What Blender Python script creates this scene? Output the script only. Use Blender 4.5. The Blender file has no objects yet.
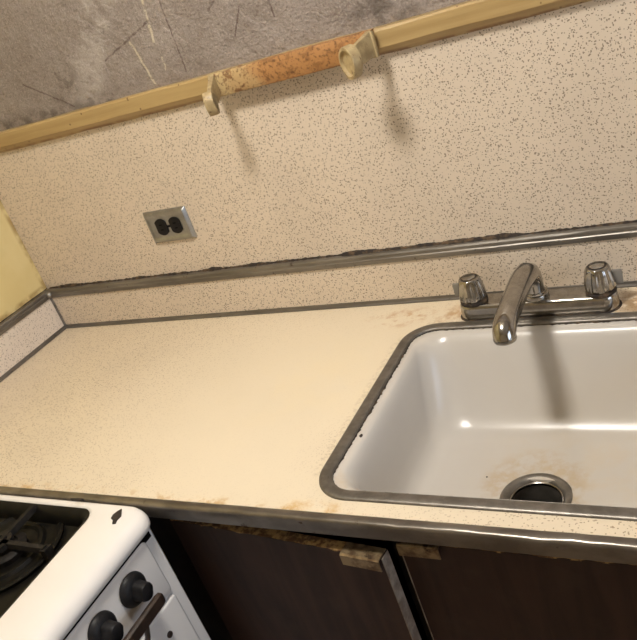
import bpy, bmesh, math, random
from mathutils import Vector, Matrix
random.seed(7)
scene = bpy.context.scene
COL = scene.collection
H = 0.91                      # height of the counter surface; all z below are relative to it

# ------------------------------------------------------------------ camera
CAM = Vector((1.7057, -1.3119, 0.7198)); YAW, PITCH, ROLL, FPX = -0.60106, 0.44024, -0.34996, 776.45
fwd = Vector((math.sin(YAW)*math.cos(PITCH), math.cos(YAW)*math.cos(PITCH), -math.sin(PITCH)))
rgt = Vector((math.cos(YAW), -math.sin(YAW), 0)); up = rgt.cross(fwd)
r2 = rgt*math.cos(ROLL) + up*math.sin(ROLL); u2 = -rgt*math.sin(ROLL) + up*math.cos(ROLL)
cd = bpy.data.cameras.new('camera'); cam = bpy.data.objects.new('camera', cd); COL.objects.link(cam)
m = Matrix((r2, u2, -fwd)).transposed().to_4x4(); m.translation = CAM + Vector((0, 0, H)); cam.matrix_world = m
cd.sensor_fit = 'HORIZONTAL'; cd.sensor_width = 36; cd.lens = FPX*36/637; cd.clip_start = 0.02
scene.camera = cam

# ------------------------------------------------------------------ world, lights, exposure
w = bpy.data.worlds.new('world'); scene.world = w; w.use_nodes = True
w.node_tree.nodes['Background'].inputs[0].default_value = (0.62, 0.76, 1.0, 1)
w.node_tree.nodes['Background'].inputs[1].default_value = 1.0
vs = scene.view_settings
vs.view_transform = 'Standard'; vs.look = 'None'; vs.gamma = 1; vs.use_curve_mapping = False; vs.exposure = 0.0
LAMP = (1.07, -0.80, 1.53); LAMP_POWER = 28.0; LAMP_COLOR = (1.0, 0.955, 0.885)
WIN_POWER = 12.0
def daylight():                                   # daylight entering by the window of the right wall
    l = bpy.data.lights.new('window_daylight', 'AREA'); l.shape = 'RECTANGLE'; l.size = 0.9; l.size_y = 1.1
    l.color = (0.66, 0.80, 1.0); l.energy = WIN_POWER
    o = bpy.data.objects.new('window_daylight', l); COL.objects.link(o)
    o.location = (3.19, -1.2, 0.55 + H); o.rotation_euler = (0, math.pi/2, 0)
daylight()

# ------------------------------------------------------------------ material helpers
def mat(name, color=(.8,.8,.8), rough=.5, metal=0.0, coat=0.0, spec=None):
    m = bpy.data.materials.new(name); m.use_nodes = True
    b = m.node_tree.nodes['Principled BSDF']
    b.inputs['Base Color'].default_value = (*color, 1); b.inputs['Roughness'].default_value = rough
    b.inputs['Metallic'].default_value = metal; b.inputs['Coat Weight'].default_value = coat
    if spec is not None: b.inputs['Specular IOR Level'].default_value = spec
    return m
class NT:
    def __init__(s, m):
        s.m = m; s.t = m.node_tree; s.b = s.t.nodes['Principled BSDF']
        s.pos = s.t.nodes.new('ShaderNodeNewGeometry').outputs['Position']
    def n(s, kind, **k):
        q = s.t.nodes.new(kind)
        for a, v in k.items(): setattr(q, a, v)
        return q
    def put(s, sock, v):
        if hasattr(v, 'links') or isinstance(v, bpy.types.NodeSocket): s.t.links.new(v, sock)
        else: sock.default_value = v
    def math(s, op, a, b=0.0, c=0.0, clamp=False):
        q = s.n('ShaderNodeMath', operation=op, use_clamp=clamp)
        s.put(q.inputs[0], a); s.put(q.inputs[1], b); s.put(q.inputs[2], c); return q.outputs[0]
    def vec(s, op, a, b=(0,0,0), out=0):
        q = s.n('ShaderNodeVectorMath', operation=op)
        s.put(q.inputs[0], a); s.put(q.inputs[1], b); return q.outputs[out]
    def scale(s, a, f):
        q = s.n('ShaderNodeVectorMath', operation='SCALE'); s.put(q.inputs[0], a); s.put(q.inputs['Scale'], f); return q.outputs[0]
    def ramp(s, v, a, b, lo=0.0, hi=1.0):
        q = s.n('ShaderNodeMapRange', interpolation_type='SMOOTHSTEP'); q.clamp = True
        s.put(q.inputs[0], v); q.inputs[1].default_value = a; q.inputs[2].default_value = b
        q.inputs[3].default_value = lo; q.inputs[4].default_value = hi; return q.outputs[0]
    def noise(s, scale, detail=3, rough=.55, p=None, stretch=None, dist=0.0):
        q = s.n('ShaderNodeTexNoise'); p = p or s.pos
        if stretch: p = s.vec('MULTIPLY', p, stretch)
        s.put(q.inputs['Vector'], p); q.inputs['Scale'].default_value = scale; q.inputs['Detail'].default_value = detail
        q.inputs['Roughness'].default_value = rough; q.inputs['Distortion'].default_value = dist
        return q.outputs[0]
    def mix(s, f, a, b, blend='MIX'):
        q = s.n('ShaderNodeMix', data_type='RGBA', blend_type=blend)
        s.put(q.inputs[0], f)
        s.put(q.inputs[6], (*a, 1) if isinstance(a, tuple) and len(a) == 3 else a)
        s.put(q.inputs[7], (*b, 1) if isinstance(b, tuple) and len(b) == 3 else b); return q.outputs[2]
    def flecks(s, scale, stretch, rot, thr, dens, seed=0.0):
        mp = s.n('ShaderNodeMapping'); s.put(mp.inputs[0], s.pos)
        mp.inputs['Rotation'].default_value = rot; mp.inputs['Scale'].default_value = stretch
        mp.inputs['Location'].default_value = (seed, seed*1.7, seed*.6)
        v = s.n('ShaderNodeTexVoronoi'); s.put(v.inputs['Vector'], mp.outputs[0]); v.inputs['Scale'].default_value = scale
        near = s.ramp(v.outputs['Distance'], thr*.6, thr, 1, 0)
        sep = s.n('ShaderNodeSeparateColor'); s.put(sep.inputs[0], v.outputs['Color'])
        return s.math('MULTIPLY', near, s.ramp(sep.outputs[0], 1-dens-.01, 1-dens+.01))
    def seg(s, a, b, wd, soft, p=None):
        a = Vector((a[0], a[1], a[2]+H)); b = Vector((b[0], b[1], b[2]+H)); ba = b-a
        pa = s.vec('SUBTRACT', p or s.pos, tuple(a))
        h = s.math('DIVIDE', s.vec('DOT_PRODUCT', pa, tuple(ba), out=1), ba.length_squared, clamp=True)
        d = s.vec('LENGTH', s.vec('SUBTRACT', pa, s.scale(tuple(ba), h)), out=1)
        return s.ramp(d, wd, wd+soft, 1, 0)
    def blob(s, c, r, soft, stretch=(1,1,1)):
        d = s.vec('LENGTH', s.vec('MULTIPLY', s.vec('SUBTRACT', s.pos, (c[0], c[1], c[2]+H)), stretch), out=1)
        return s.ramp(d, r, r+soft, 1, 0)
    def color(s, c): s.t.links.new(c, s.b.inputs['Base Color'])
    def bump(s, h, strength=.3, dist=.002):
        q = s.n('ShaderNodeBump'); q.inputs['Strength'].default_value = strength; q.inputs['Distance'].default_value = dist
        s.put(q.inputs['Height'], h); s.t.links.new(q.outputs[0], s.b.inputs['Normal'])

M = {}
def laminate(name, base, fleck, dens, wear=False, rough=.38):
    m = mat(name, base, rough, coat=0.0); n = NT(m)
    tone = n.noise(5, 3)
    c = n.mix(n.ramp(tone, .35, .7, 0, .55), base, tuple(x*.88 for x in base))
    f1 = n.flecks(215, (1, 1, .55), (.4, .5, .3), .29, dens, 1.3)
    f2 = n.flecks(215, (.55, 1, 1), (.2, -.6, .9), .29, dens, 5.1)
    f3 = n.flecks(260, (1, .7, 1), (.9, .2, -.7), .30, dens, 9.7)
    f = n.math('MAXIMUM', n.math('MAXIMUM', f1, f2), f3)
    if wear:
        worn = n.math('MULTIPLY', n.blob((.98, -.36, 0), .18, .52), n.ramp(n.noise(4.0, 3), .2, .5, .55, 1))
        f = n.math('MULTIPLY', f, n.math('SUBTRACT', 1.0, n.math('MULTIPLY', worn, .95)))
        yel = n.math('MULTIPLY', n.blob((.93, -.27, 0), .02, .24, (1, 1.2, 1)), n.ramp(n.noise(9, 4), .35, .62))
        c = n.mix(n.math('MULTIPLY', yel, .5), c, (.80, .64, .36))
        pale = n.math('MULTIPLY', worn, .6)
        c = n.mix(pale, c, (.815, .71, .54))
    c = n.mix(n.math('MULTIPLY', f, .78), c, fleck)
    if wear:
        rn = n.noise(38, 5, .65); rn2 = n.noise(120, 4, .7)
        rust = n.math('MULTIPLY', n.blob((1.05, -.065, 0), .02, .085, (1, 2.0, 1)), n.ramp(rn, .46, .66))
        c = n.mix(n.math('MULTIPLY', rust, .75), c, (.50, .25, .07))
        rust = n.math('MULTIPLY', n.blob((1.165, -.07, 0), .01, .05), n.ramp(rn, .40, .62))
        c = n.mix(n.math('MULTIPLY', rust, .7), c, (.45, .22, .06))
        rust = n.math('MULTIPLY', n.blob((1.50, -.06, 0), .01, .06), n.ramp(rn, .42, .58))
        c = n.mix(n.math('MULTIPLY', rust, .85), c, (.30, .16, .05))
        rust = n.math('MULTIPLY', n.seg((.3, -.612, 0), (1.15, -.612, 0), .0, .022), n.ramp(rn, .5, .68))
        c = n.mix(n.math('MULTIPLY', rust, .7), c, (.55, .33, .10))
        rust = n.math('MULTIPLY', n.seg((1.06, -.606, 0), (1.13, -.606, 0), .003, .02), n.ramp(rn, .40, .66))
        c = n.mix(n.math('MULTIPLY', rust, .5), c, (.62, .37, .10))
        seam = n.math('MULTIPLY', n.math('MAXIMUM', n.seg((1.07, -.15, 0), (1.07, -.53, 0), .004, .010), n.seg((1.12, -.094, 0), (1.7, -.094, 0), .004, .012)), n.ramp(rn2, .45, .6))
        c = n.mix(n.math('MULTIPLY', seam, .18), c, (.16, .08, .03))
    n.color(c)
    return m
M['wall_lam'] = laminate('wall_laminate', (.70, .592, .472), (.125, .08, .04), .68, rough=.42)
M['splash_lam'] = laminate('backsplash_laminate', (.70, .595, .475), (.125, .08, .04), .66)
M['side_lam_lit'] = laminate('side_backsplash_laminate_lit', (.80, .70, .60), (.16, .11, .07), .46)  # backsplash laminate lightened, brighter light on this side put into the colour
M['counter'] = laminate('counter_laminate', (.765, .65, .49), (.25, .155, .075), .50, wear=True, rough=.30)

def make_plaster():
    m = mat('dirty_grey_plaster', (.26, .20, .16), .85); n = NT(m)
    big = n.noise(6, 5, .6); fine = n.noise(90, 5, .7); mid = n.noise(22, 5, .65)
    c = n.mix(n.ramp(big, .3, .7), (.285, .235, .20), (.375, .32, .28))
    c = n.mix(n.math('MULTIPLY', n.ramp(mid, .5, .75), .35), c, (.42, .35, .30))
    c = n.mix(n.math('MULTIPLY', n.ramp(fine, .58, .74), .4), c, (.13, .09, .07))
    q = n.n('ShaderNodeTexNoise'); n.put(q.inputs['Vector'], n.pos); q.inputs['Scale'].default_value = 60
    wob = n.vec('ADD', n.pos, n.scale(n.vec('SUBTRACT', q.outputs[1], (.5, .5, .5)), .008))
    Y = .016
    grit = n.noise(230, 3, .7); c = n.mix(n.math('MULTIPLY', n.ramp(grit, .52, .68), .55), c, (.16, .115, .09)); c = n.mix(n.math('MULTIPLY', n.ramp(grit, .46, .34), .4), c, (.48, .42, .36))
    # pale trowelled patch, black soot marks above the rail, pale paint drips, pencil scratches
    band = n.math('MULTIPLY', n.seg((.60, Y, .80), (.40, Y, .54), .012, .05, wob), n.ramp(mid, .35, .6))
    c = n.mix(n.math('MULTIPLY', band, .55), c, (.56, .50, .45))
    soot = n.math('MULTIPLY', n.blob((1.14, Y, .565), .02, .09, (1, 1, 1.7)), n.ramp(mid, .38, .6))
    soot = n.math('MAXIMUM', soot, n.math('MULTIPLY', n.seg((0, Y, .55), (.5, Y, .55), .0, .03, wob), n.ramp(mid, .42, .6)))
    soot = n.math('MAXIMUM', soot, n.math('MULTIPLY', n.blob((.37, Y, .60), .01, .07), n.ramp(mid, .42, .6)))
    c = n.mix(n.math('MULTIPLY', soot, .6), c, (.05, .035, .025))
    for a, b, wd in [((.667, Y, .76), (.650, Y, .632), .0016), ((.592, Y, .645), (.612, Y, .556), .0016), ((.655, Y, .60), (.652, Y, .572), .0008)]:
        dm = n.math('MULTIPLY', n.seg(a, b, wd, .0022, wob), n.ramp(fine, .36, .5))
        c = n.mix(n.math('MULTIPLY', dm, .9), c, (.60, .52, .38))
    for a, b, wd in [((.510, Y, .626), (.655, Y, .672), .0010), ((.25, Y, .63), (.37, Y, .555), .0007), ((.70, Y, .74), (.70, Y, .56), .0006),
                     ((.87, Y, .70), (.80, Y, .655), .0008), ((.87, Y, .645), (.84, Y, .60), .0006), ((.93, Y, .70), (.935, Y, .61), .0005)]:
        dm = n.seg(a, b, wd, .0020, wob); c = n.mix(n.math('MULTIPLY', n.math('MULTIPLY', dm, n.ramp(fine, .35, .55, .35, 1)), .7), c, (.085, .045, .038))
    n.color(c); n.bump(n.math('ADD', n.math('MULTIPLY', fine, .6), mid), 1.0, .012)
    return m
M['plaster'] = make_plaster()

def make_yellow():
    m = mat('aged_yellow_paint', (.72, .50, .15), .45); n = NT(m)
    c = n.mix(n.ramp(n.noise(7, 4), .35, .7), (.72, .58, .27), (.78, .65, .34))
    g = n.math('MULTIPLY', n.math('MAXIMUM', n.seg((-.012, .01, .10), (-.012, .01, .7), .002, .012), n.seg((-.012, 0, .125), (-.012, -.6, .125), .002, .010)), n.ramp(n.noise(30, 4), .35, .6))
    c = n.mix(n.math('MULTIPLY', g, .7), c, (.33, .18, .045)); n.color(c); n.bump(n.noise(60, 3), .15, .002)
    return m
M['yellow'] = make_yellow()

def make_batten():
    m = mat('varnished_batten_wood', (.5, .3, .1), .38); n = NT(m)
    g = n.noise(30, 5, .6, stretch=(.12, 1, 2.5))
    c = n.mix(n.ramp(g, .3, .7), (.37, .245, .10), (.46, .325, .145))
    sp = n.flecks(60, (1, 1, 1), (.2, .3, .1), .17, .35, 2.0)
    c = n.mix(n.math('MULTIPLY', sp, .8), c, (.10, .045, .015))
    low = n.math('MULTIPLY', n.seg((-.02, .01, .499), (2.4, .01, .499), .001, .009), n.ramp(n.noise(24, 4), .40, .56))
    c = n.mix(n.math('MULTIPLY', low, .8), c, (.17, .065, .02)); n.color(c); n.bump(g, .12, .002)
    return m
M['batten'] = make_batten()

def make_rust():
    m = mat('rusty_painted_steel', (.5, .25, .08), .6); n = NT(m)
    q = n.n('ShaderNodeSeparateXYZ'); n.put(q.inputs[0], n.pos); x = q.outputs[0]
    side = n.ramp(n.math('ADD', x, n.math('MULTIPLY', n.math('SUBTRACT', n.noise(18, 4), .5), .16)), .80, .93)
    pits = n.ramp(n.noise(75, 4, .62, stretch=(.7, 1, 1)), .50, .62); pits2 = n.ramp(n.noise(150, 3, .6), .52, .64)
    c = n.mix(side, (.53, .39, .19), (.42, .205, .07))
    c = n.mix(n.math('MULTIPLY', pits, n.ramp(x, .76, 1.0, .85, .6)), c, (.19, .08, .025))
    c = n.mix(n.math('MULTIPLY', pits2, .65), c, (.10, .04, .013))
    n.color(c); n.bump(n.math('ADD', pits, pits2), .4, .0012)
    return m
M['rust'] = make_rust()
def noisy(name, a, b, scale, rough, metal=0.0, bump=0.0, lo=.35, hi=.65, coat=0.0, stretch=None, third=None):
    m = mat(name, a, rough, metal, coat); n = NT(m); v = n.noise(scale, 5, .6, stretch=stretch)
    c = n.mix(n.ramp(v, lo, hi), a, b)
    if third: c = n.mix(n.ramp(n.noise(third[1], 4, .6), third[2], third[3]), c, third[0])
    n.color(c)
    if bump: n.bump(v, bump, .001)
    return m
M['ear'] = noisy('dirty_cream_paint', (.47, .36, .19), (.33, .24, .12), 60, .45, bump=.3, third=((.14, .075, .03), 130, .60, .70))
M['metal'] = noisy('dull_aluminium_trim', (.24, .22, .195), (.16, .145, .125), 35, .40, .72, .08, stretch=(.15, .3, 1), third=((.07, .05, .035), 50, .64, .74))
M['edge_metal'] = noisy('dented_steel_edging', (.27, .245, .215), (.17, .15, .13), 22, .32, .85, .35, stretch=(.5, .8, 1), third=((.09, .06, .04), 40, .66, .76))
M['ring'] = noisy('dull_steel_rim', (.23, .21, .185), (.16, .145, .125), 40, .40, .75, .2, third=((.09, .06, .04), 60, .66, .76))
M['chrome'] = noisy('worn_chrome', (.44, .42, .39), (.34, .32, .29), 50, .15, 1.0, .02, third=((.22, .16, .11), 120, .66, .76))
M['grime'] = noisy('black_grime', (.022, .015, .011), (.12, .075, .04), 70, .8, bump=.5, lo=.45, hi=.7)
M['tab'] = mat('grey_plastic', (.24, .22, .19), .5)
M['plate'] = noisy('smoky_steel_plate', (.42, .42, .41), (.33, .33, .32), 40, .28, .9)
M['black'] = mat('black_plastic', (.012, .011, .011), .38)
M['bakelite'] = noisy('black_bakelite', (.007, .0065, .007), (.016, .015, .016), 40, .5)
M['iron'] = noisy('black_cast_iron', (.008, .007, .0065), (.022, .018, .015), 70, .6, bump=.3)
M['blackenamel'] = noisy('black_enamel', (.003, .0028, .0026), (.007, .006, .005), 30, .42)
M['void'] = mat('dark_hollow', (.003, .003, .003), .9, spec=.05)
for k_ in ('iron', 'blackenamel', 'bakelite', 'black'): M[k_].node_tree.nodes['Principled BSDF'].inputs['Specular IOR Level'].default_value = .16 if k_ != 'bakelite' else .25
M['handle'] = noisy('brown_black_handle', (.022, .013, .009), (.05, .030, .020), 30, .45, bump=.2)
M['chip'] = noisy('bare_iron_chip', (.012, .010, .009), (.035, .022, .015), 200, .7)
M['screw'] = mat('steel_screw', (.36, .34, .31), .38, 1.0)

def make_enamel(name, base, stains):
    m = mat(name, base, .24, coat=0); n = NT(m)
    c = n.mix(n.ramp(n.noise(4, 3), .35, .7), base, tuple(x*.955 for x in base))
    v = n.noise(34, 5, .65)
    for (ctr, r, soft, amt, colr) in stains:
        c = n.mix(n.math('MULTIPLY', n.math('MULTIPLY', n.blob(ctr, r, soft), n.ramp(v, .38, .66)), amt), c, colr)
    n.color(c); return m
M['sink'] = make_enamel('white_sink_enamel', (.58, .54, .49), [((1.345, -.37, -.155), .068, .035, .5, (.45, .32, .17)), ((1.36, -.33, -.155), .03, .14, .16, (.60, .46, .28)),
                        ((1.50, -.32, -.155), .02, .10, .2, (.62, .48, .30)), ((1.12, -.555, 0), .01, .04, .5, (.55, .42, .28))])
M['stove'] = make_enamel('white_stove_enamel', (.84, .80, .76), [((.66, -.645, 0), .0, .05, .4, (.50, .36, .2))])

def make_doorwood():
    m = mat('dark_brown_door_veneer', (.04, .02, .015), .55, spec=.3); n = NT(m)
    g = n.noise(28, 6, .6, stretch=(1, 1, .10), dist=.8); s = n.noise(14, 4, .6)
    c = n.mix(n.ramp(g, .3, .7), (.024, .0115, .008), (.046, .022, .015))
    c = n.mix(n.math('MULTIPLY', n.ramp(s, .52, .75), .45), c, (.055, .032, .022))
    n.color(c); n.bump(g, .12, .001); return m
M['doorwood'] = make_doorwood()
M['chipboard'] = noisy('chipped_particle_board', (.44, .27, .10), (.14, .07, .028), 70, .8, bump=.7, lo=.40, hi=.58)
M['dooredge'] = noisy('grey_worn_door_edge', (.32, .26, .20), (.17, .12, .085), 45, .7, bump=.3)
M['pull'] = noisy('tarnished_brass_pull', (.34, .25, .14), (.14, .085, .045), 60, .42, .6, .3, third=((.05, .03, .018), 45, .58, .70))
M['frame'] = noisy('black_stained_frame', (.012, .009, .008), (.025, .017, .013), 20, .7)
M['ceiling'] = mat('ceiling_paint', (.72, .66, .56), .8)
M['roomwall'] = noisy('cream_wall_paint', (.55, .45, .31), (.60, .50, .36), 4, .7)
M['floor'] = noisy('worn_lino', (.22, .15, .09), (.30, .21, .13), 5, .5)
M['glass'] = mat('window_glass', (.8, .88, 1), .05)
M['wframe'] = mat('white_window_paint', (.75, .72, .66), .5)
def glow(name, c, s):
    m = mat(name, c, .4); b = m.node_tree.nodes['Principled BSDF']
    b.inputs['Emission Color'].default_value = (*c, 1); b.inputs['Emission Strength'].default_value = s; return m

# ------------------------------------------------------------------ mesh helpers
class MB:
    def __init__(s): s.v = []; s.f = []
    def add(s, v, f):
        o = len(s.v); s.v += [tuple(p) for p in v]; s.f += [tuple(i+o for i in q) for q in f]; return s
    def box(s, x0, x1, y0, y1, z0, z1, rot=None, piv=None):
        P = [Vector((x, y, z)) for z in (z0, z1) for y in (y0, y1) for x in (x0, x1)]
        if rot is not None:
            pv = Vector(piv) if piv else sum(P, Vector())/8; P = [rot @ (p-pv) + pv for p in P]
        return s.add(P, [(0,2,3,1), (4,5,7,6), (0,1,5,4), (2,6,7,3), (0,4,6,2), (1,3,7,5)])
    def loft(s, loops, cap0=False, cap1=False, closed=True):
        n = len(loops[0]); v = [p for l in loops for p in l]; f = []
        for i in range(len(loops)-1):
            for j in range(n if closed else n-1):
                k = (j+1) % n; f.append((i*n+j, i*n+k, (i+1)*n+k, (i+1)*n+j))
        if cap0: f.append(tuple(range(n))[::-1])
        if cap1: f.append(tuple((len(loops)-1)*n+j for j in range(n)))
        return s.add(v, f)
    def tube(s, pts, rad, seg=16, cap=True, flat=1.0):
        pts = [Vector(p) for p in pts]; rad = rad if isinstance(rad, (list, tuple)) else [rad]*len(pts)
        loops = []; prev = None
        for i, p in enumerate(pts):
            t = (pts[min(i+1, len(pts)-1)] - pts[max(i-1, 0)]).normalized()
            if prev is None:
                a = Vector((0, 0, 1)) if abs(t.z) < .9 else Vector((1, 0, 0)); nx = t.cross(a).normalized()
            else: nx = (prev - t*prev.dot(t)).normalized()
            prev = nx; ny = t.cross(nx)
            loops.append([p + (nx*math.cos(q) + ny*math.sin(q)*flat)*rad[i] for q in (2*math.pi*j/seg for j in range(seg))])
        return s.loft(loops, cap, cap)
    def lathe(s, c, prof, seg=32, axis='z', fn=None, cap0=True, cap1=True):
        c = Vector(c); loops = []
        for r, h in prof:
            l = []
            for j in range(seg):
                a = 2*math.pi*j/seg; rr = r*(fn(a, h) if fn else 1)
                q = Vector((rr*math.cos(a), rr*math.sin(a), h))
                if axis == 'x': q = Vector((h, rr*math.cos(a), rr*math.sin(a)))
                if axis == 'y': q = Vector((rr*math.cos(a), -h, rr*math.sin(a)))
                l.append(c+q)
            loops.append(l)
        return s.loft(loops, cap0, cap1)
def rrect(x0, x1, y0, y1, r, z, n=8):
    P = []
    for cx, cy, a0 in ((x1-r, y1-r, 0), (x0+r, y1-r, 90), (x0+r, y0+r, 180), (x1-r, y0+r, 270)):
        for i in range(n+1):
            a = math.radians(a0 + 90*i/n); P.append(Vector((cx+r*math.cos(a), cy+r*math.sin(a), z)))
    return P
def obj(name, mb, material, parent=None, smooth=True, bevel=0.0, angle=40, recalc=True):
    vs = [Vector(p) for p in mb.v]
    if parent is None:
        xs = [p.x for p in vs]; ys = [p.y for p in vs]; zs = [p.z for p in vs]
        org = Vector(((min(xs)+max(xs))/2, (min(ys)+max(ys))/2, min(zs)))
    else: org = Vector(parent['base'])
    me = bpy.data.meshes.new(name); me.from_pydata([tuple(p-org) for p in vs], [], mb.f); me.update()
    if recalc or bevel:
        bm = bmesh.new(); bm.from_mesh(me)
        if recalc: bmesh.ops.recalc_face_normals(bm, faces=bm.faces)
        if bevel:
            ed = [e for e in bm.edges if len(e.link_faces) == 2 and e.calc_face_angle(0) > .6]
            bmesh.ops.bevel(bm, geom=ed, offset=bevel, segments=2, affect='EDGES', profile=.5, clamp_overlap=True)
        bm.to_mesh(me); bm.free()
    if smooth:
        me.polygons.foreach_set('use_smooth', [True]*len(me.polygons)); me.set_sharp_from_angle(angle=math.radians(angle))
    me.materials.append(M[material] if isinstance(material, str) else material)
    o = bpy.data.objects.new(name, me); COL.objects.link(o)
    if parent is None: o.location = org + Vector((0, 0, H)); o['base'] = tuple(org)
    else: o.parent = parent; o['base'] = parent['base']
    return o
def thing(name, label, cat, base, group=None):
    o = bpy.data.objects.new(name, None); COL.objects.link(o); o.empty_display_size = .05
    o.location = Vector(base) + Vector((0, 0, H)); o['base'] = tuple(base); o['label'] = label; o['category'] = cat
    if group: o['group'] = group
    return o
def tag(o, label, cat=None, kind=None):
    o['label'] = label
    if cat: o['category'] = cat
    if kind: o['kind'] = kind
    return o
def B(*a): return MB().box(*a)

# ------------------------------------------------------------------ room shell
XR, YF, ZC, ZF = 3.2, -2.7, 1.56, -H
WY, WX = .016, -.012          # faces of the plaster wall and of the yellow wall
tag(obj('floor', B(WX-.1, XR+.1, YF-.1, WY+.1, ZF-.06, ZF), 'floor'), 'worn brown floor of the kitchen', kind='structure')
tag(obj('ceiling', B(WX-.1, XR+.1, YF-.1, WY+.1, ZC, ZC+.06), 'ceiling'), 'cream painted kitchen ceiling', kind='structure')
tag(obj('wall_back', B(WX-.1, XR+.1, WY, WY+.1, ZF, ZC), 'plaster'), 'dirty scratched grey plaster wall above the wooden rail', kind='structure')
tag(obj('wall_left', B(WX-.1, WX, YF, WY, ZF, ZC), 'yellow'), 'yellow painted side wall left of the counter', kind='structure')
tag(obj('wall_front', B(WX-.1, XR+.1, YF-.1, YF, ZF, ZC), 'roomwall'), 'cream wall behind the viewer', kind='structure')
wr = MB(); wy0, wy1, wz0, wz1 = -1.65, -.75, .0, 1.1
wr.box(XR, XR+.1, YF, wy0, ZF, ZC); wr.box(XR, XR+.1, wy1, WY, ZF, ZC); wr.box(XR, XR+.1, wy0, wy1, ZF, wz0); wr.box(XR, XR+.1, wy0, wy1, wz1, ZC)
tag(obj('wall_right', wr, 'roomwall'), 'cream wall with a window opening', kind='structure')
wf = MB()
for a in ((wy0, wy0+.05, wz0, wz1), (wy1-.05, wy1, wz0, wz1), (wy0+.05, wy1-.05, wz0, wz0+.05), (wy0+.05, wy1-.05, wz1-.05, wz1), (wy0+.05, wy1-.05, .53, .57)):
    wf.box(XR+.03, XR+.07, *a)
tag(obj('window_1', wf, 'wframe'), 'white painted sash window frame', kind='structure')

# wooden rail along the wall
prof = [(.012, .497), (-.004, .509), (-.008, .513), (-.008, .541), (-.005, .5455), (WY, .5455), (WY, .497)]
bt = MB(); xsn = [WX + i*(2.6-WX)/40 for i in range(41)]
bt.loft([[Vector((x, y, z + random.uniform(-.0012, .0012))) for y, z in prof] for x in xsn], True, True)
tag(obj('trim_1', bt, 'batten', smooth=True, angle=25), 'long varnished yellow wooden rail running across the wall', kind='structure')

# ------------------------------------------------------------------ laminate wall panel
PY = .012
pn = obj('laminate_wall_panel', B(WX+.001, 2.6, PY, WY-.0005, .10, .505), 'wall_lam')
tag(pn, 'speckled beige laminate panel on the wall between backsplash and wooden rail', 'wall panel')

# ------------------------------------------------------------------ countertop with backsplash
XE = 2.3
ct = thing('countertop', 'speckled cream laminate countertop with metal-trimmed backsplash around the sink', 'countertop', (1.15, -.31, -.03))
SX0, SX1, SY0, SY1 = 1.075, 1.632, -.588, -.097     # outer edge of the steel ring
def slab_with_hole():
    hole = rrect(SX0+.008, SX1-.008, SY0+.008, SY1-.008, .058, 0, 8)
    outer = [Vector(p) for p in ((-.004, -.618, 0), (XE, -.618, 0), (XE, .004, 0), (-.004, .004, 0))]
    bm = bmesh.new(); rings = []
    for z in (0, -.03):
        es = []; rr = []
        for L in (outer, hole):
            vv = [bm.verts.new((p.x, p.y, z)) for p in L]; rr.append(vv)
            es += [bm.edges.new((vv[i], vv[(i+1) % len(vv)])) for i in range(len(vv))]
        bmesh.ops.triangle_fill(bm, edges=es, use_beauty=True); rings.append(rr)
    for k in range(2):
        a, b = rings[0][k], rings[1][k]
        for i in range(len(a)): bm.faces.new((a[i], a[(i+1) % len(a)], b[(i+1) % len(a)], b[i]))
    bm.verts.index_update(); mb = MB(); mb.v = [tuple(v.co) for v in bm.verts]; mb.f = [tuple(v.index for v in f.verts) for f in bm.faces]; bm.free(); return mb
obj('laminate_top', slab_with_hole(), 'counter', ct, smooth=False)
# pressed metal edging along the front: flat lip on top, rolled nose, front face
ed = MB(); nseg = 120; loops = []
for i in range(nseg+1):
    x = -.004 + (XE+.004)*i/nseg
    d = sum(.0016*math.exp(-((x-c)/.012)**2)*a for c, a in ((1.33, 1), (1.44, -1), (1.47, 1), (.97, .8), (1.25, -.7), (1.52, .8), (.62, .6)))
    d += random.uniform(-.00025, .00025)
    loops.append([Vector((x, y, z + dz*d)) for y, z, dz in ((-.6165, .0003, 0), (-.6165, .0016, .3), (-.622, .0024, 1), (-.628, .0020, 1.2), (-.6315, .0006, .8), (-.6325, -.003, .4), (-.6325, -.016, 0), (-.6318, -.026, 0), (-.624, -.0265, 0), (-.619, -.026, 0))])
ed.loft(loops, True, True)
obj('edge_trim', ed, 'edge_metal', ct, angle=60)
obj('build_up_strip', B(-.004, XE, -.618, -.590, -.036, -.0302), 'frame', ct, smooth=False)
# backsplash: laminate faces, metal cap, cove strip, corner strip, screw
tag(obj('backsplash_panel', B(0, XE, .0, PY, 0.0005, .112), 'splash_lam', ct, smooth=False), 'back backsplash strip')
tag(obj('backsplash_panel', B(WX, 0, -.63, PY, 0.0005, .112), 'side_lam_lit', ct, smooth=False), 'side backsplash strip, light on it put into its paler colour')
def cap(loops_xy, name):
    mb = MB(); mb.loft(loops_xy, True, True); return obj(name, mb, 'metal', ct, angle=30)
capp = [(-.0005, .0965), (-.0034, .0965), (-.0044, .0990), (-.0038, .1060), (-.0022, .1078), (-.0018, .1140), (.0004, .1172), (.004, .1185), (PY-.0002, .1185), (PY-.0002, .1125), (-.0005, .1125)]
cap([[Vector((x, y, z + random.uniform(-.0004, .0004))) for y, z in capp] for x in [-.003 + (XE+.003)*i/60 for i in range(61)]], 'backsplash_cap')
cap([[Vector((-y, yy, z)) if y <= 0 else Vector((-y, yy, z)) for y, z in capp] for yy in [-.63 + .633*i/12 for i in range(13)]], 'backsplash_cap')
covp = [(0, .0005), (-.0075, .0005), (-.0072, .0018), (-.0030, .0040), (-.0016, .0085), (0, .0090)]
cap([[Vector((x, y, z)) for y, z in covp] for x in (0.0, XE)], 'cove_strip')
cap([[Vector((-y, yy, z)) for y, z in covp] for yy in (-.63, 0.0)], 'cove_strip')
cs = MB(); cs.tube([(.0020, -.0020, .004), (.0020, -.0020, .098)], .0034, 8); obj('corner_strip', cs, 'metal', ct)
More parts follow.
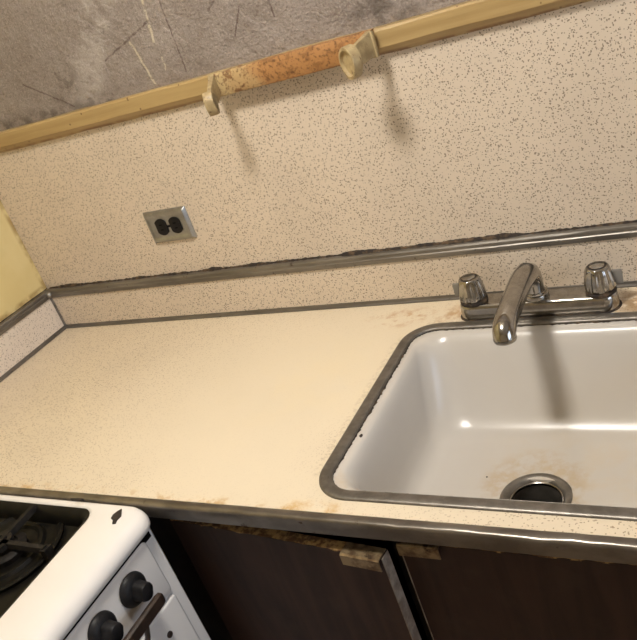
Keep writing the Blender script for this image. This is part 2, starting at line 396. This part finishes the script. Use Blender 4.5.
sc = MB(); sc.lathe((.0045, -.0045, .106), [(.0088, -.003), (.0092, 0), (.0080, .005), (.0044, .0078), (.0008, .0085)], 16, cap0=True, cap1=True)
for i, p in enumerate(sc.v):
    q = Vector(p) - Vector((.0045, -.0045, .106)); q = Matrix.Rotation(math.radians(60), 3, Vector((1, 1, 0)).normalized()) @ q; sc.v[i] = tuple(q + Vector((.0045, -.0045, .106)))
obj('corner_screw', sc, 'screw', ct)
# black grime bead squeezed out between cap and wall panel
def bead(p0, p1, n, name, w0, parent, out):
    p0 = Vector(p0); p1 = Vector(p1); mb = MB(); loops = []
    ra = [random.random() for _ in range(n+8)]; rb = [random.random()**2 for _ in range(n//9+4)]
    for i in range(n+1):
        p = p0.lerp(p1, i/n); k = i/9; q = rb[int(k)]*(1-k % 1) + rb[int(k)+1]*(k % 1)
        s = w0*(.22 + .75*q + .45*sum(ra[i:i+2])/2); h = s*.9
        o = Vector(out)
        loops.append([p, p + o*s, p + o*s*.7 + Vector((0, 0, h*.5)), p + Vector((0, 0, h))])
    mb.loft(loops, True, True); return obj(name, mb, 'grime', parent, smooth=False)
bead((.0, PY, .1183), (XE, PY, .1183), 620, 'grime_bead', .0072, ct, (0, -1, 0))
bead((WX, -.63, .1183), (WX, PY, .1183), 120, 'grime_bead', .0030, ct, (1, 0, 0))

# ------------------------------------------------------------------ sink
sk = thing('kitchen_sink', 'white enamelled kitchen sink with dull steel rim set in the counter', 'sink', (1.353, -.34, -.17))
rg = MB()
def ringloop(i, r, z): return rrect(SX0+i, SX1-i, SY0+i, SY1-i, r, z, 14)
rg.loft([ringloop(0, .066, .0004), ringloop(.0006, .0655, .0022), ringloop(.004, .062, .0036), ringloop(.0165, .0495, .0036), ringloop(.0200, .046, .0026), ringloop(.0220, .044, .0006), ringloop(.0220, .044, -.004)])
obj('steel_rim', rg, 'ring', sk, angle=50)
gk = MB(); L0 = []; L1 = []; base = rrect(SX0+.0218, SX1-.0218, SY0+.0218, SY1-.0218, .0442, 0, 40)
N = len(base); dense = []
for i in range(N):
    a = base[i]; b = base[(i+1) % N]; k = max(1, int((b-a).length/.004))
    dense += [a.lerp(b, j/k) for j in range(k)]
cc = Vector((1.3535, -.3425, 0))
for p in dense:
    wdt = (.0018 + .0034*random.random()**2)*(.35 if p.y < -.53 else 1); q = p + (cc-p).normalized()*wdt
    L0.append(Vector((p.x, p.y, -.0006))); L1.append(Vector((q.x, q.y, -.0012)))
gk.loft([L0, L1]); obj('grime_seal', gk, 'grime', sk, smooth=False)
bx0, bx1, by0, by1 = SX0+.0187, SX1-.0187, SY0+.0187, SY1-.0187
def bl(l, r, f, b, rad, z): return rrect(bx0+l, bx1-r, by0+f, by1-b, rad, z, 14)
bowl = MB()
loops = [bl(-.006, -.006, -.006, -.006, .052, -.0016), bl(.011, .011, .005, .009, .046, -.0016), bl(.017, .017, .008, .015, .046, -.0030), bl(.0215, .0215, .010, .021, .050, -.0075), bl(.0255, .0255, .0125, .028, .055, -.016),
         bl(.029, .029, .015, .036, .060, -.032), bl(.034, .034, .018, .056, .064, -.070), bl(.039, .039, .021, .080, .066, -.108), bl(.044, .044, .025, .098, .066, -.130),
         bl(.052, .052, .031, .112, .064, -.1435), bl(.064, .064, .042, .126, .060, -.1515), bl(.082, .082, .060, .143, .052, -.1550)]
DC = Vector((1.352, -.392, -.1585)); last = loops[-1]
cxy = Vector((DC.x, DC.y, 0)); DR = .0585
for t in (.35, .7, 1.0):
    lp = []
    for p in last:
        d = Vector((p.x, p.y, 0)) - cxy; e = cxy + d.normalized()*DR; q = Vector((p.x, p.y, 0)).lerp(e, t); lp.append(Vector((q.x, q.y, -.1550 - .0035*t)))
    loops.append(lp)
lp = [Vector((cxy.x + (p.x-cxy.x)*.985, cxy.y + (p.y-cxy.y)*.985, -.1640)) for p in loops[-1]]; loops.append(lp)
bowl.loft(loops); obj('bowl', bowl, 'sink', sk, angle=70)
dr = MB(); dr.lathe(DC, [(.0575, .000), (.0575, .0012), (.054, .0018), (.047, -.0005), (.0435, -.005), (.0425, -.009), (.0415, -.012), (.041, -.05)], 48, cap0=False, cap1=False)
drain = obj('drain_flange', dr, 'ring', sk)
d2 = MB(); d2.lathe(DC, [(.0432, -.0075), (.0437, -.0060), (.0425, -.0052), (.0410, -.0060), (.0405, -.010)], 48, cap0=False, cap1=False); obj('bright_lip', d2, 'chrome', drain)
d3 = MB(); d3.lathe(DC + Vector((0, 0, -.045)), [(.0408, 0), (.03, -.003), (.002, -.004)], 32, cap0=False); obj('drain_throat', d3, 'void', drain)
# bare iron chips in the enamel
def chip(name, outline, z, parent, mt='chip', th=.0006):
    mb = MB(); mb.loft([[Vector((x, y, z)) for x, y in outline], [Vector((x, y, z+th)) for x, y in outline]], True, True); return obj(name, mb, mt, parent, smooth=False)
def blobout(cx, cy, rx, ry, n=9, rot=0.0):
    P = []
    for i in range(n):
        a = 2*math.pi*i/n; k = random.uniform(.75, 1.15); x = rx*k*math.cos(a); y = ry*k*math.sin(a)
        P.append((cx + x*math.cos(rot) - y*math.sin(rot), cy + x*math.sin(rot) + y*math.cos(rot)))
    return P
chip('enamel_chip', blobout(1.1065, -.437, .0028, .0048), -.0021, sk)
for cx_, rx_ in ((1.205, .012), (1.235, .004), (1.47, .010), (1.30, .006), (1.165, .006)):
    chip('enamel_chip', blobout(cx_, by0+.0048, rx_, .0012), -.0021, sk)
chip('enamel_chip', blobout(1.262, -.352, .0015, .0018), -.1560, sk)

# ------------------------------------------------------------------ faucet
FX, FY = 1.3205, -.0675
fc = thing('kitchen_faucet', 'worn chrome two-handle faucet on the deck behind the sink', 'faucet', (FX, FY, 0))
fp = MB(); pw, pd = .1445, .0265
def fl(i, z, r=None): return rrect(FX-pw+i, FX+pw-i, FY-pd+i, FY+pd-i, (r or (pd-.001))-i, z, 12)
fp.loft([fl(0, .0004), fl(0, .003), fl(.0008, .014), fl(.0016, .0235), fl(.0036, .0290), fl(.0075, .0310), fl(.0110, .0302), fl(.020, .0302)], True, True)
obj('deck_plate', fp, 'chrome', fc, angle=50)
gs = MB(); gs.loft([fl(-.003, .0003), fl(-.002, .0022), fl(.002, .0022)], True, True); obj('base_gasket', gs, 'grime', fc)
# spout: riser collar, arched arm reaching over the bowl, turned-down outlet
co = MB(); co.lathe((FX+.003, FY, .0300), [(.0235, 0), (.0240, .004), (.0230, .007), (.0200, .008), (.0200, .011), (.0190, .012)], 32); obj('spout_collar', co, 'chrome', fc)
sp = [(FX+.003, FY, .038), (FX+.003, FY, .058), (FX+.003, FY-.002, .071), (FX+.002, FY-.008, .0815), (FX+.001, FY-.022, .0885), (FX, -.118, .0915), (1.3210, -.150, .0925), (1.3220, -.185, .0930), (1.3235, -.220, .0935), (1.3248, -.250, .0935), (1.3256, -.266, .0920), (1.3262, -.2775, .0875), (1.3266, -.2830, .0815), (1.3267, -.2840, .0770)]
st = MB(); st.tube(sp, [.0175, .0175, .0180, .0190, .0200, .0204, .0202, .0198, .0194, .0190, .0190, .0190, .0188, .0186], 32); spo = obj('spout', st, 'chrome', fc, angle=60)
ae = MB(); ae.tube([(1.3267, -.2839, .0790), (1.3268, -.2842, .0755), (1.3268, -.2843, .0735)], [.0190, .0190, .0180], 28); obj('aerator', ae, 'chrome', spo)
def knob(kx, ky, sgn, turn):
    kb = MB(); kb.lathe((kx, ky, .0300), [(.0262, 0), (.0262, .004), (.0235, .006), (.0235, .009)], 32); k = obj('handle_base', kb, 'grime', fc)
    kn = MB()
    def flute(a, h):
        return 1 + .055*math.cos(8*a + turn)*(1 if .004 < h < .0405 else .15) + .02*math.cos(24*a + turn)*(1 if .004 < h < .0405 else 0)
    kn.lathe((kx, ky, .0372), [(.0180, 0), (.0250, .001), (.0260, .005), (.0248, .016), (.0222, .030), (.0205, .037), (.0192, .0412), (.0172, .0430), (.0155, .0428)], 96, fn=flute)
    h = obj('handle', kn, 'chrome', fc, angle=60)
    rg_ = MB(); rg_.lathe((kx, ky, .0794), [(.0156, 0), (.0160, .0012), (.0132, .0016), (.0128, .0006)], 32, cap1=False); obj('cap_groove', rg_, 'grime', h)
    bt_ = MB(); bt_.lathe((kx, ky, .0801), [(.0134, 0), (.0130, .0016), (.0100, .0026), (.0010, .0024)], 32); obj('index_button', bt_, 'chrome', h)
    tb = MB(); tb.box(kx + (.020 if sgn > 0 else -.038), kx + (.038 if sgn > 0 else -.020), ky+.004, ky+.009, .040, .067); obj('grey_tab', tb, 'tab', h, bevel=.002)
knob(1.2065, -.0690, -1, .3); knob(1.4375, -.0675, 1, 1.1)

# ------------------------------------------------------------------ outlet
ox, oz = .4955, .2445; OW, OH = .0640, .0400
ou = thing('wall_outlet', 'horizontal steel-plated duplex outlet with black sockets on the laminate wall', 'outlet', (ox, PY, oz-OH))
def orr(i, y, r): return [Vector((p.x, y, p.y)) for p in rrect(ox-OW+i, ox+OW-i, oz-OH+i, oz+OH-i, r, 0, 5)]
op = MB(); op.loft([orr(0, PY-.0002, .002), orr(.0004, PY-.0016, .002), orr(.0060, PY-.0085, .004), orr(.0100, PY-.0086, .004), orr(.0122, PY-.0066, .010), orr(.0150, PY-.0064, .014)], False, True)
obj('cover_plate', op, 'plate', ou, angle=35)
for sx in (-1, 1):
    cxo = ox + .002 + sx*.0212; rc = MB(); o1 = []
    for i in range(28):
        a = 2*math.pi*i/28; x = .0205*math.cos(a); z = .0205*math.sin(a); x = max(-.0160, min(.0160, x)); o1.append((cxo+x, oz+z))
    rc.loft([[Vector((x, PY-.0060, z)) for x, z in o1], [Vector((x, PY-.0086, z)) for x, z in o1], [Vector((cxo+(x-cxo)*.93, PY-.0092, oz+(z-oz)*.93)) for x, z in o1]], True, True)
    r_ = obj('socket', rc, 'black', ou, angle=30)
    for dz in (-.0062, .0062):
        obj('slot', B(cxo-.0042, cxo+.0042, PY-.0095, PY-.0090, oz+dz-.0011, oz+dz+.0011), 'void', r_, smooth=False)
obj('centre_bridge', B(ox-.008, ox+.008, PY-.0082, PY-.0062, oz-.0028, oz+.0028), 'black', ou, bevel=.0006)
ms = MB(); ms.lathe((ox, PY-.008, oz), [(.0026, 0), (.0024, .001), (.0008, .0014)], 14, axis='y'); obj('screw', ms, 'black', ou)

# ------------------------------------------------------------------ paper towel holder on the rail
ph = thing('paper_towel_holder', 'rusty paint-crusted paper towel holder screwed to the wooden rail', 'towel holder', (.95, -.008, .495))
pp = MB(); xs_ = [.772 + (1.128-.772)*i/44 for i in range(45)]
pprof = [(-.0080, .5000), (-.0185, .5020), (-.0205, .5050), (-.0205, .5420), (-.0185, .5460), (-.006, .5470), (-.004, .5462), (-.0080, .5450)]
pp.loft([[Vector((x, y + (random.uniform(-.0006, .0006) if 0 < k < 5 else 0), z + (random.uniform(-.0006, .0006)))) for k, (y, z) in enumerate(pprof)] for x in xs_], True, True)
obj('back_plate', pp, 'rust', ph, angle=45)
def ear(bx, tipx, tipy, zc, ht, flange, face=None):
    """painted arm: flange at the plate, tapering stem, oval cup at the end"""
    mb = MB(); b0 = Vector((bx, -.019, .525)); tip = Vector((tipx, tipy, zc)); d = (tip-b0); L = d.length
    dh = Vector((d.x, d.y, 0)).normalized(); nrm = Vector((-dh.y, dh.x, 0))
    def sec(t, h, th, dz=0):
        c = b0.lerp(tip, t) + Vector((0, 0, dz)); return [c + nrm*(th*sx) + Vector((0, 0, h*sz)) for sx, sz in ((-1, -.8), (-.8, -1), (.8, -1), (1, -.8), (1, .8), (.8, 1), (-.8, 1), (-1, .8))]
    mb.loft([sec(-.05, .0215, .0070), sec(.12, .0205, .0062), sec(.40, .0190, .0056), sec(.62, .0180, .0052), sec(.85, .0170, .0048)], True, True)
    e = obj('arm', mb, 'ear', ph, angle=45)
    fm = MB(); fm.box(bx-.005+flange, bx+.005+flange, -.0250, -.0150, .5010, .5450); obj('arm_flange', fm, 'ear', e, bevel=.0015)
    if face: nrm = Vector((face[0], face[1], 0)).normalized(); dh = Vector((-nrm.y, nrm.x, 0))
    cp = MB(); loops = []
    prof = [(.30, -.0055), (.70, -.0055), (.80, -.0100), (.97, -.0100), (1.0, -.0075), (1.0, .0040), (.96, .0080), (.80, .0085), (.72, .0030), (.25, .0020)]
    for k, t in prof:
        lp = []
        for j in range(24):
            a = 2*math.pi*j/24; q = math.cos(a); s_ = math.sin(a)
            rz = ht*(1.0 + (.12 if s_ < -.85 else 0)); lp.append(tip + dh*(ht*.80*k*q) + Vector((0, 0, rz*k*s_)) + nrm*t)
        loops.append(lp)
    cp.loft(loops, True, True); obj('roll_cup', cp, 'ear', e, angle=50)
    return e
ear(1.122, 1.110, -.092, .517, .0265, .004, (-.50, -.86))
ear(.779, .8085, -.090, .507, .0215, -.003)
pc = MB(); pc.lathe((.8135, -.1015, .5115), [(.0030, 0), (.0022, .0012), (.0005, .0016)], 8, axis='y'); tag(obj('paint_chip', pc, mat('bare_white_chip', (.85, .80, .72), .5), ph), 'bright bare chip on the left arm')

# ------------------------------------------------------------------ stove
TX0, TX1, TY0, TY1 = .14, .812, -1.25, -.640
sv = thing('gas_stove', 'white enamelled gas stove with black knobs beside the counter', 'stove', (.48, -.945, -H))
sv.location.z += .014; sv.location.x += .002
WX0, WX1, WY0, WY1 = .20, .703, -1.225, -.660
ck = MB()
def so(i, z, r): return rrect(TX0+i, TX1-i, TY0+i*.35, TY1-i*.35, max(r, .004), z, 10)
lps = [so(.012, -.034, .030), so(.004, -.033, .034), so(.001, -.029, .036), so(0, -.022, .037), so(.003, -.0135, .037), so(.010, -.0065, .036), so(.021, -.0025, .034), so(.036, -.0006, .032)]
lps.append(rrect(WX0-.006, WX1+.006, WY0-.004, WY1+.004, .034, 0.0, 10))
lps.append(rrect(WX0, WX1, WY0, WY1, .030, -.0018, 10)); lps.append(rrect(WX0+.002, WX1-.002, WY0+.002, WY1-.002, .029, -.008, 10))
ck.loft(lps); obj('cooktop', ck, 'stove', sv, angle=50)
rm = MB(); rm.loft([rrect(WX0+.0012, WX1-.0012, WY0+.0012, WY1-.0012, .029, -.0022, 10), rrect(WX0+.006, WX1-.006, WY0+.006, WY1-.006, .026, -.003, 10), rrect(WX0+.015, WX1-.015, WY0+.015, WY1-.015, .019, -.010, 10), rrect(WX0+.020, WX1-.020, WY0+.020, WY1-.020, .016, -.028, 10), rrect(WX0+.030, WX1-.030, WY0+.030, WY1-.030, .012, -.031, 10)], False, True)
obj('burner_well', rm, 'blackenamel', sv, angle=50)
for bx_ in (.553, .335):
    for by_ in (-.752, -1.08):
        bu = MB(); bu.lathe((bx_, by_, -.0308), [(.100, 0), (.102, .006), (.096, .0075), (.090, .003), (.070, .002), (.066, .007), (.060, .007), (.056, .002), (.040, .002)], 48, cap0=False, cap1=True)
        b_ = obj('drip_bowl', bu, 'blackenamel', sv)
        hd = MB(); hd.lathe((bx_, by_, -.0290), [(.038, 0), (.040, .010), (.037, .013), (.026, .014), (.024, .010), (.002, .009)], 40); obj('burner_head', hd, 'iron', b_)
        gr = MB(); zt = -.0005; hw = .100
        def bar(p, q, wv=.0055, hh=.010):
            p = Vector(p); q = Vector(q); d = (q-p).normalized(); nn = Vector((-d.y, d.x, 0))*wv
            gr.loft([[c + nn - Vector((0, 0, hh)), c + nn*.7, c - nn*.7, c - nn - Vector((0, 0, hh))] for c in (p, q)], True, True)
        xr = WX1-.022-.553+bx_ ; yr = (WY1-.006) - (-.752) + by_
        bar((bx_, by_ - .02, zt), (bx_, yr, zt+.002), .0065); bar((bx_, by_+.02, zt), (bx_, by_-.145, zt), .0065)
        bar((bx_-.02, by_, zt), (bx_+.112, by_, zt), .006); bar((bx_+.02, by_, zt), (bx_-.112, by_, zt), .006)
        for dx, dy in ((.112, 0), (-.112, 0), (0, -.145)):
            gr.loft([[Vector((bx_+dx+a*.006, by_+dy+b*.008, z)) for a, b in ((-1,-1), (1,-1), (1,1), (-1,1))] for z in (-.0305, zt-.002)], True, True)
        gr.lathe((bx_, by_, zt-.010), [(.022, 0), (.022, .010), (.014, .010), (.014, 0), (.022, 0)], 24, cap0=False, cap1=False)
        obj('grate', gr, 'iron', sv, smooth=False, bevel=0)
# body, control panel, oven door
PX = .806
bd = MB(); bd.box(TX0+.02, PX-.006, TY0+.006, -.6555, -H+.06, -.0335); obj('side_body', bd, 'stove', sv, bevel=.004)
obj('seam_gap_dark', B(TX0+.03, PX-.0030, TY0+.02, -.664, -.048, -.0325), 'void', sv, smooth=False)  # added black strip, paints in the darkness of the open seam gap
obj('plinth', B(TX0+.05, PX-.06, TY0+.02, -.67, -H-.014, -H+.06), 'void', sv, smooth=False)
def panel(z0, z1, y0, y1, x1, r, th=.012):
    mb = MB(); f_ = lambda i, x: [Vector((x, p.x, p.y)) for p in rrect(y0+i, y1-i, z0+i, z1-i, max(r-i, .002), 0, 6)]
    mb.loft([f_(0, x1-th), f_(0, x1-.005), f_(.0015, x1-.0015), f_(.005, x1)], True, True); return mb
obj('control_panel', panel(-.1565, -.0395, TY0+.03, -.6785, PX, .012), 'stove', sv, angle=60)
od = obj('oven_door', panel(-.62, -.1605, TY0+.03, -.6785, PX+.001, .010, .014), 'stove', sv, angle=60)
obj('broiler_drawer', panel(-.83, -.6235, TY0+.03, -.6785, PX+.001, .010, .014), 'stove', sv, angle=60)
for i in range(5):
    ky = -.746 - i*.0770 - (.12 if i > 1 else 0); kz = -.0800
    kb = MB(); kb.lathe((PX, ky, kz), [(.0250, -.001), (.0280, .003), (.0274, .007), (.0235, .012), (.0185, .015)], 36, axis='x')
    k = obj('knob', kb, 'bakelite', sv)
    kg = MB(); kg.lathe((PX+.014, ky, kz), [(.0165, 0), (.0155, .006), (.0150, .018), (.0135, .0215), (.010, .0225)], 36, axis='x', fn=lambda a, h: 1 - .16*abs(math.cos(a+.5))**8); obj('finger_grip', kg, 'bakelite', k)
# oven handle: flat bar with two posts
hb = MB(); hy0, hy1, hx, hz = -.735, -1.18, .853, -.0985
hb.loft([[Vector((hx + a*.0055*k, y, hz + b*.0110*k)) for a, b in ((-1,-.8), (-.5,-1), (.5,-1), (1,-.8), (1,.8), (.5,1), (-.5,1), (-1,.8))] for y, k in ((hy0, .55), (hy0-.003, .9), (hy0-.010, 1), (hy0-.05, 1), (hy1+.01, 1), (hy1, .6))], True, True)
hdl = obj('oven_handle', hb, 'handle', od, angle=50)
for yy in (-.785, -1.14):
    hp = MB(); hp.tube([(PX, yy, -.172), (PX+.018, yy, -.164), (PX+.036, yy, -.134), (hx, yy, -.108)], [.0050, .0048, .0044, .0044], 12); hp_ = obj('handle_post', hp, 'handle', od)
ws = MB(); ws.lathe((PX+.0005, -.728, -.206), [(.006, 0), (.0055, .003), (.002, .0045)], 16, axis='x'); obj('door_screw', ws, 'handle', od)
# chips in the stove enamel
chip('enamel_chip', [(.7590, -.6575), (.7700, -.6725), (.7685, -.6815), (.7715, -.6890), (.7655, -.6905), (.7610, -.6830), (.7535, -.6800), (.7515, -.6715), (.7545, -.6640)], -.0030, sv, th=.0044)
chip('enamel_chip', [(.622, -.6425), (.635, -.6405), (.652, -.6400), (.651, -.6440), (.641, -.6465), (.630, -.6465)], -.0085, sv, th=.0075)
chip('enamel_chip', blobout(.778, -.652, .0012, .0012), -.0095, sv, th=.0030)

# ------------------------------------------------------------------ base cabinet under the sink
CX0, CX1, CY = .70, 2.3, -.582
cb = thing('sink_cabinet', 'dark brown sink base cabinet with one door hanging ajar', 'cabinet', (1.5, -.3, -H))
cm = MB(); cm.box(CX0, CX0+.018, CY+.02, -.02, -H+.09, -.036); cm.box(CX1-.018, CX1, CY+.02, -.02, -H+.09, -.036); cm.box(CX0+.018, CX1-.018, CY+.02, -.02, -H+.09, -H+.108); cm.box(CX0+.018, CX1-.018, -.028, -.02, -H+.108, -.036)
obj('carcass', cm, 'frame', cb, smooth=False)
ff = MB(); zt_ = -.036; zb_ = -H+.09
for a in ((CX0, .802), (1.192, 1.228), (1.625, 1.66), (CX1-.03, CX1)): ff.box(a[0], a[1], CY, CY+.02, zb_, zt_)
for a, b in ((.802, 1.192), (1.228, 1.625), (1.66, CX1-.03)):
    ff.box(a, b, CY, CY+.02, zb_, zb_+.03); ff.box(a, b, CY, CY+.02, zt_-.045, zt_)
obj('face_frame', ff, 'frame', cb, smooth=False)
obj('toe_kick', B(CX0, CX1, -.50, -.485, -H, -H+.09), 'frame', cb, smooth=False)
DT, DB, TH = -.060, -H+.105, .019
def door(x0, x1, ang, hinge, pull_side, label=None):
    piv = Vector((hinge, CY-.001, 0)); R_ = Matrix.Rotation(ang, 3, 'Z')
    def rot(mb): mb.v = [tuple(R_ @ (Vector(p)-piv) + piv) for p in mb.v]; return mb
    y1 = CY-.001; y0 = y1-TH
    d = obj('door', rot(B(x0, x1, y0, y1, DB, DT)), 'doorwood', cb, smooth=False)
    if label: d['label'] = label
    te = MB(); n = 40; loops = []
    for i in range(n+1):
        x = x0+.002 + (x1-x0-.004)*i/n; j = random.uniform(0, .0022) if i % 2 else random.uniform(0, .0012)
        loops.append([Vector((x, y0-.0004+j, DT-.0015)), Vector((x, y0-.0002+j*1.3, DT+.0008)), Vector((x, y1-.001, DT+.0010)), Vector((x, y1-.001, DT-.001))])
    te.loft(loops, True, True); obj('chipped_top_edge', rot(te), 'chipboard', d, smooth=False)
    xe = x1 if pull_side > 0 else x0
    obj('side_edge', rot(B(xe-.0005 if pull_side > 0 else xe-.0008, xe+.0008 if pull_side > 0 else xe+.0011, y0-.0004, y1-.0003, DB, DT-.001)), 'dooredge', d, smooth=False)
    px0, px1 = (x1-.066, x1-.0005) if pull_side > 0 else (x0+.0005, x0+.064)
    pm = MB(); pf = [(y1-.002, DT+.0012), (y1-.002, DT+.0030), (y0-.0060, DT+.0030), (y0-.0085, DT+.0010), (y0-.0085, DT-.0175), (y0-.0068, DT-.0175), (y0-.0068, DT+.0005), (y0-.0055, DT+.0012)]
    pm.loft([[Vector((x, y, z)) for y, z in pf] for x in (px0, px0+.003, px1-.003, px1)], True, True)
    obj('finger_pull', rot(pm), 'pull', d, smooth=False)
door(.786, 1.206, math.radians(-4.6), .786, 1, 'left door hanging slightly open')
door(1.216, 1.640, 0, 1.640, -1)
door(1.646, 2.285, 0, 2.285, -1)

# ------------------------------------------------------------------ ceiling lamp
lt = thing('ceiling_lamp', 'round white glass ceiling lamp over the kitchen', 'lamp', (LAMP[0], LAMP[1], ZC))
lb = MB(); lb.lathe((LAMP[0], LAMP[1], ZC-.022), [(.135, .0218), (.135, 0), (.12, -.002)], 40); obj('lamp_base', lb, 'wframe', lt)
R_L = .13; area = 2*math.pi*R_L*R_L*.7
ld = MB(); ld.lathe((LAMP[0], LAMP[1], ZC-.024), [(R_L, 0)] + [(R_L*math.cos(a), -R_L*.62*math.sin(a)) for a in (math.radians(d) for d in (10, 22, 36, 50, 64, 76, 86))], 40)
obj('glass_shade', ld, glow('lit_lamp_glass', LAMP_COLOR, LAMP_POWER/(math.pi*area)), lt)
